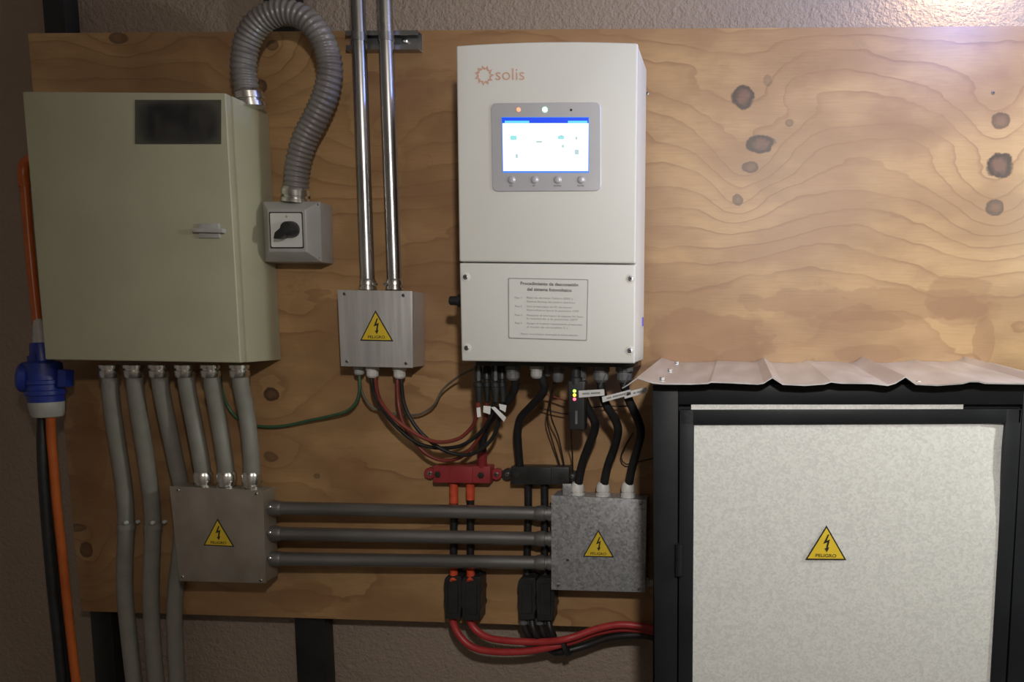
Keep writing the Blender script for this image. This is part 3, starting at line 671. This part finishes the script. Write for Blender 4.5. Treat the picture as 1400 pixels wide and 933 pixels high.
for x, xe, yy, dd, lb in ((716,734,872,.02,'left'),(727,742,874,.03,'middle left'),(738,752,875,.02,'middle right'),(750,760,877,.03,'right')):
    t = cable_thing('black_tail', [(x,843,.02),(x+1,856,dd),(x+6,868,dd),(xe,880,dd-.02)], .0072, 'blackc', lb+' of four short black cables below the black fuse holders', 'short black tails')
    bm = new(); loft(bm, [(-.002,.0092),(.010,.0092),(.011,.0080)], at(x,852,.02), (0,0,1), 12); bake('ferrule', bm, 'grayp', t)
cable('feed_cable', [(744,882,.0),(758,892,.012),(772,891,.02),(800,883.5,.008),(830,873,.006),(860,869,.009),(885,870,.010),(905,874,.010)], .0080, 'blackc', 'black cable running under the red pair to the battery cabinet', 'thick feed cables')
bm = new(); c = at(774, 884, .028); loft(bm, [(-.004,.0225),(.004,.0225)], c, (1,0,.35), 18); bmesh.ops.scale(bm, vec=(1,.75,1), space=Matrix.Translation(-c), verts=bm.verts)
tag(bake('cable_tie', bm, 'blackp'), 'black cable tie around the red feed cables', 'cable tie')

# ------------------------------------------------------------------ orange conduit, blue plug and hanging cables at the left
t = thing('orange_conduit', 'orange plastic conduit with bright elbow left of the green cabinet', 'conduit', at(51, 438, .07))
bake('tube', tube(new(), path((33.5,250,.05),(38,310,.055),(44.5,380,.06),(51,442,.07)), .0088, 16, .03), 'orange', t, 60)
bake('elbow', tube(new(), path((60,214,.045),(44,217,.046),(34,224,.047),(31.5,238,.048),(33.8,256,.05)), .0105, 16, .005), 'orange', t, 60)
bp = thing('blue_plug', 'blue industrial plug and socket with white rings hanging by the cabinet corner', 'plug', at(64, 573, .07))
ax = (at(66,572,.07)-at(52,440,.07)).normalized(); p0 = at(51.5,436,.07)
bm = new(); loft(bm, [(0,.006),(.004,.0085),(.052,.0135),(.056,.0135)], p0, ax, 20); bake('boot', bm, 'lgray', bp)
bm = new(); loft(bm, [(.050,.0165),(.054,.0185),(.088,.021),(.090,.030),(.094,.034),(.128,.0355),(.130,.0375),(.137,.0375),(.139,.0345),(.150,.0345),(.152,.0365),(.160,.0365),(.163,.0335),(.176,.0325)], p0, ax, 28); bake('shell', bm, 'blue', bp)
bm = new(); loft(bm, [(.170,.031),(.176,.0325),(.204,.0290),(.208,.026),(.209,.018)], p0, ax, 28); bake('lock_ring', bm, 'lgray', bp)
lidc = at(33, 516, .085); bm = new(); loft(bm, [(-.010,.029),(-.008,.032),(.004,.032),(.009,.027),(.010,.002)], lidc, (-.85,-.45,.12), 28); ld = bake('flap_lid', bm, 'blue', bp)
bake('hinge', bevel(prism(new(), qpts([(36,487),(48,484),(50,502),(37,506)], .092), -.07), .002), 'blue', bp)
bake('key_block', bevel(prism(new(), qpts([(78,505),(90,507),(89,530),(77,530)], .085), -.062), .003), 'blue', bp)
cable('hanging_cable', [(58,565,.07),(57,600,.075),(58.5,650,.078),(63.5,720,.075),(70.5,800,.07),(79,880,.065),(86,950,.06),(90,990,.06)], .0092, 'blackc', 'black cable hanging below the blue plug, the left one of two', 'black hanging cables')
cable('hanging_cable', [(69,568,.06),(66.5,600,.055),(67,650,.05),(72,720,.05),(79.5,800,.048),(88,880,.045),(94,950,.045),(98,990,.045)], .0092, 'blackc', 'black cable hanging between the left black cable and the orange one', 'black hanging cables')
cable('hanging_cable', [(69,570,.075),(70,600,.070),(72.5,630,.068),(77.5,690,.066),(84.5,755,.062),(91.5,825,.058),(100,900,.055),(106,950,.055),(110,990,.055)], .0088, 'orange', 'orange cable hanging down from the blue plug')

# ------------------------------------------------------------------ battery cabinet
dB = .40
zf = 0.0
bc = thing('battery_cabinet', 'black framed floor cabinet with galvanised door sheet and corrugated roof', 'cabinet', Vector((.15, -.2, 0)))
def down(p, q, z=0.02):
    """extend the edge p -> q to height z"""
    return p + (q-p)*((z-p.z)/(q.z-p.z))
def post(tl, tr, bl, br, d, back, name, mat='black_steel', bev=.0015, z=0.0):
    a, b, c, e = at(*tl,d), at(*tr,d), at(*bl,d), at(*br,d)
    return bake(name, bevel(prism(new(), [a, b, down(b, e, z), down(a, c, z)], -back), bev), mat, bc)
post((892,527),(927.5,527),(894.8,930),(925.5,930), dB, dB-.04, 'corner_post')
post((1400,526),(1440,526),(1377.5,930),(1413,930), dB, dB-.04, 'corner_post')
bake('top_beam', bevel(prism(new(), qpts([(927.8,525.5),(1399.8,525.5),(1399.5,553.5),(927.8,553.5)], dB-.0004), -dB+.04), .0015), 'black_steel', bc)
bake('slot_strip', prism(new(), qpts([(945,552),(1317,552),(1317,562),(945,562)], dB-.002), -dB+.018), 'sheet', bc)
bake('slot_cover', prism(new(), qpts([(1317,551),(1398,551),(1398,562),(1317,562)], dB-.012), -dB+.018), 'black_steel', bc)
bake('slot_cover', prism(new(), qpts([(926,551),(945,551),(945,562),(926,562)], dB-.012), -dB+.018), 'black_steel', bc)
dr = bake('door_rail', bevel(prism(new(), qpts([(929,560.5),(1397.5,559.5),(1396,579.5),(929.5,581.5)], dB), -dB+.03), .0015), 'black_steel', bc)
post((929,560.5),(949,560.5),(927.3,930),(946.8,930), dB, dB-.03, 'door_stile', z=.06)
post((1375.5,559.5),(1397.5,559.5),(1354.5,930),(1375,930), dB, dB-.03, 'door_stile', z=.06)
a, b, c, e = at(947,579,dB-.004), at(1377.5,577.5,dB-.004), at(1356,930,dB-.004), at(945,930,dB-.004)
# door sheet with slightly buckled edge at its right side
bm = new(); nx, nz = 24, 30; g_ = []
bl, br = down(a, e, .08), down(b, c, .08)
for j in range(nz+1):
    row = []
    for i in range(nx+1):
        u, v = i/nx, j/nz; p = a.lerp(b, u).lerp(bl.lerp(br, u), v)
        p.y += .0022*math.sin(u*5+v*3)*math.sin(v*7) + (.010*max(0,(u-.93)/.07)*math.exp(-((v-.05)/.05)**2))
        row.append(bm.verts.new(p))
    g_.append(row)
for j in range(nz):
    for i in range(nx): bm.faces.new((g_[j][i], g_[j][i+1], g_[j+1][i+1], g_[j+1][i]))
r = bmesh.ops.extrude_face_region(bm, geom=list(bm.faces)); bmesh.ops.translate(bm, vec=(0,.0012,0), verts=[v for v in r['geom'] if isinstance(v, bmesh.types.BMVert)])
bake('door_sheet', bm, 'sheet', bc)
tri_sign((1130,718.5), (1101,765.5), (1157,766), dB-.0030, bc)
for y in (765,):
    bm = new(); c = at(927.5, y+22, dB+.004); loft(bm, [(0,.0065),(.026,.0065),(.0265,.0055),(.0275,.0055),(.028,.0065),(.054,.0065)], c, (0,0,1), 14); bake('hinge', bm, 'black_steel', bc)
L, R = at(892,527,dB), at(1440,527,dB)
bake('side_panel', box((L.x, -dB+.03, .02), (L.x+.0015, -.03, L.z-.005)), 'black_steel', bc)
bake('side_panel', box((R.x-.0015, -dB+.03, .02), (R.x, -.03, L.z-.005)), 'black_steel', bc)
bake('rear_panel', box((L.x, -.03, .02), (R.x, -.028, L.z-.005)), 'black_steel', bc)
bake('bottom_panel', box((L.x+.002, -dB+.03, .06), (R.x-.002, -.032, .064)), 'black_steel', bc)
for X in (L.x+.02, R.x-.02): bake('corner_post', box((X-.02, -.04, 0), (X+.02, -.001, L.z-.004)), 'black_steel', bc)
# corrugated roof
RP = [(871,518),(880,520.5),(892,524.5),(905,526),(945,526.3),(968,525.3),(972,523.5),(1000,524.5),(1036,526.3),(1044,525),(1056,517.5),(1070,526.5),(1100,528),(1128,526),(1136,523.2),(1150,525),(1190,525.3),(1214,528),(1224,525),(1238,516.5),(1252,526.5),(1282,528),(1316,525.5),(1326,522.8),(1338,523),(1346,525.2),(1398,526),(1412,524),(1424,516.5),(1438,526),(1470,527)]
dR, rise = .43, .014
bm = new(); fr = [at(x, y, dR) for x, y in RP]; rows_ = []
for k in range(9):
    t_ = k/8
    rows_.append([bm.verts.new((p.x, -dR*(1-t_)-.001, p.z+rise*t_)) for p in fr])
for p, q in zip(rows_, rows_[1:]):
    for i in range(len(fr)-1): bm.faces.new((p[i], p[i+1], q[i+1], q[i]))
r = bmesh.ops.extrude_face_region(bm, geom=list(bm.faces)); bmesh.ops.translate(bm, vec=(0,0,.0022), verts=[v for v in r['geom'] if isinstance(v, bmesh.types.BMVert)])
rf = bake('roof_sheet', bm, 'roof', bc, 20)
xb = at(905, 517, .39).x; zr = at(905, 526, dR).z
for x, d in ((xb, .385), (xb, .225), (xb, .05), (at(1256,517,.39).x, .39)):
    c = Vector((x, -d, zr+rise*(1-d/dR)+.001)); bm = new()
    loft(bm, [(-.001,.0075),(.0012,.0075),(.002,.006),(.0022,.0048),(.0065,.0048),(.007,.004)], c, (0,0,1), 12); bake('roof_screw', bm, 'fitting', rf)
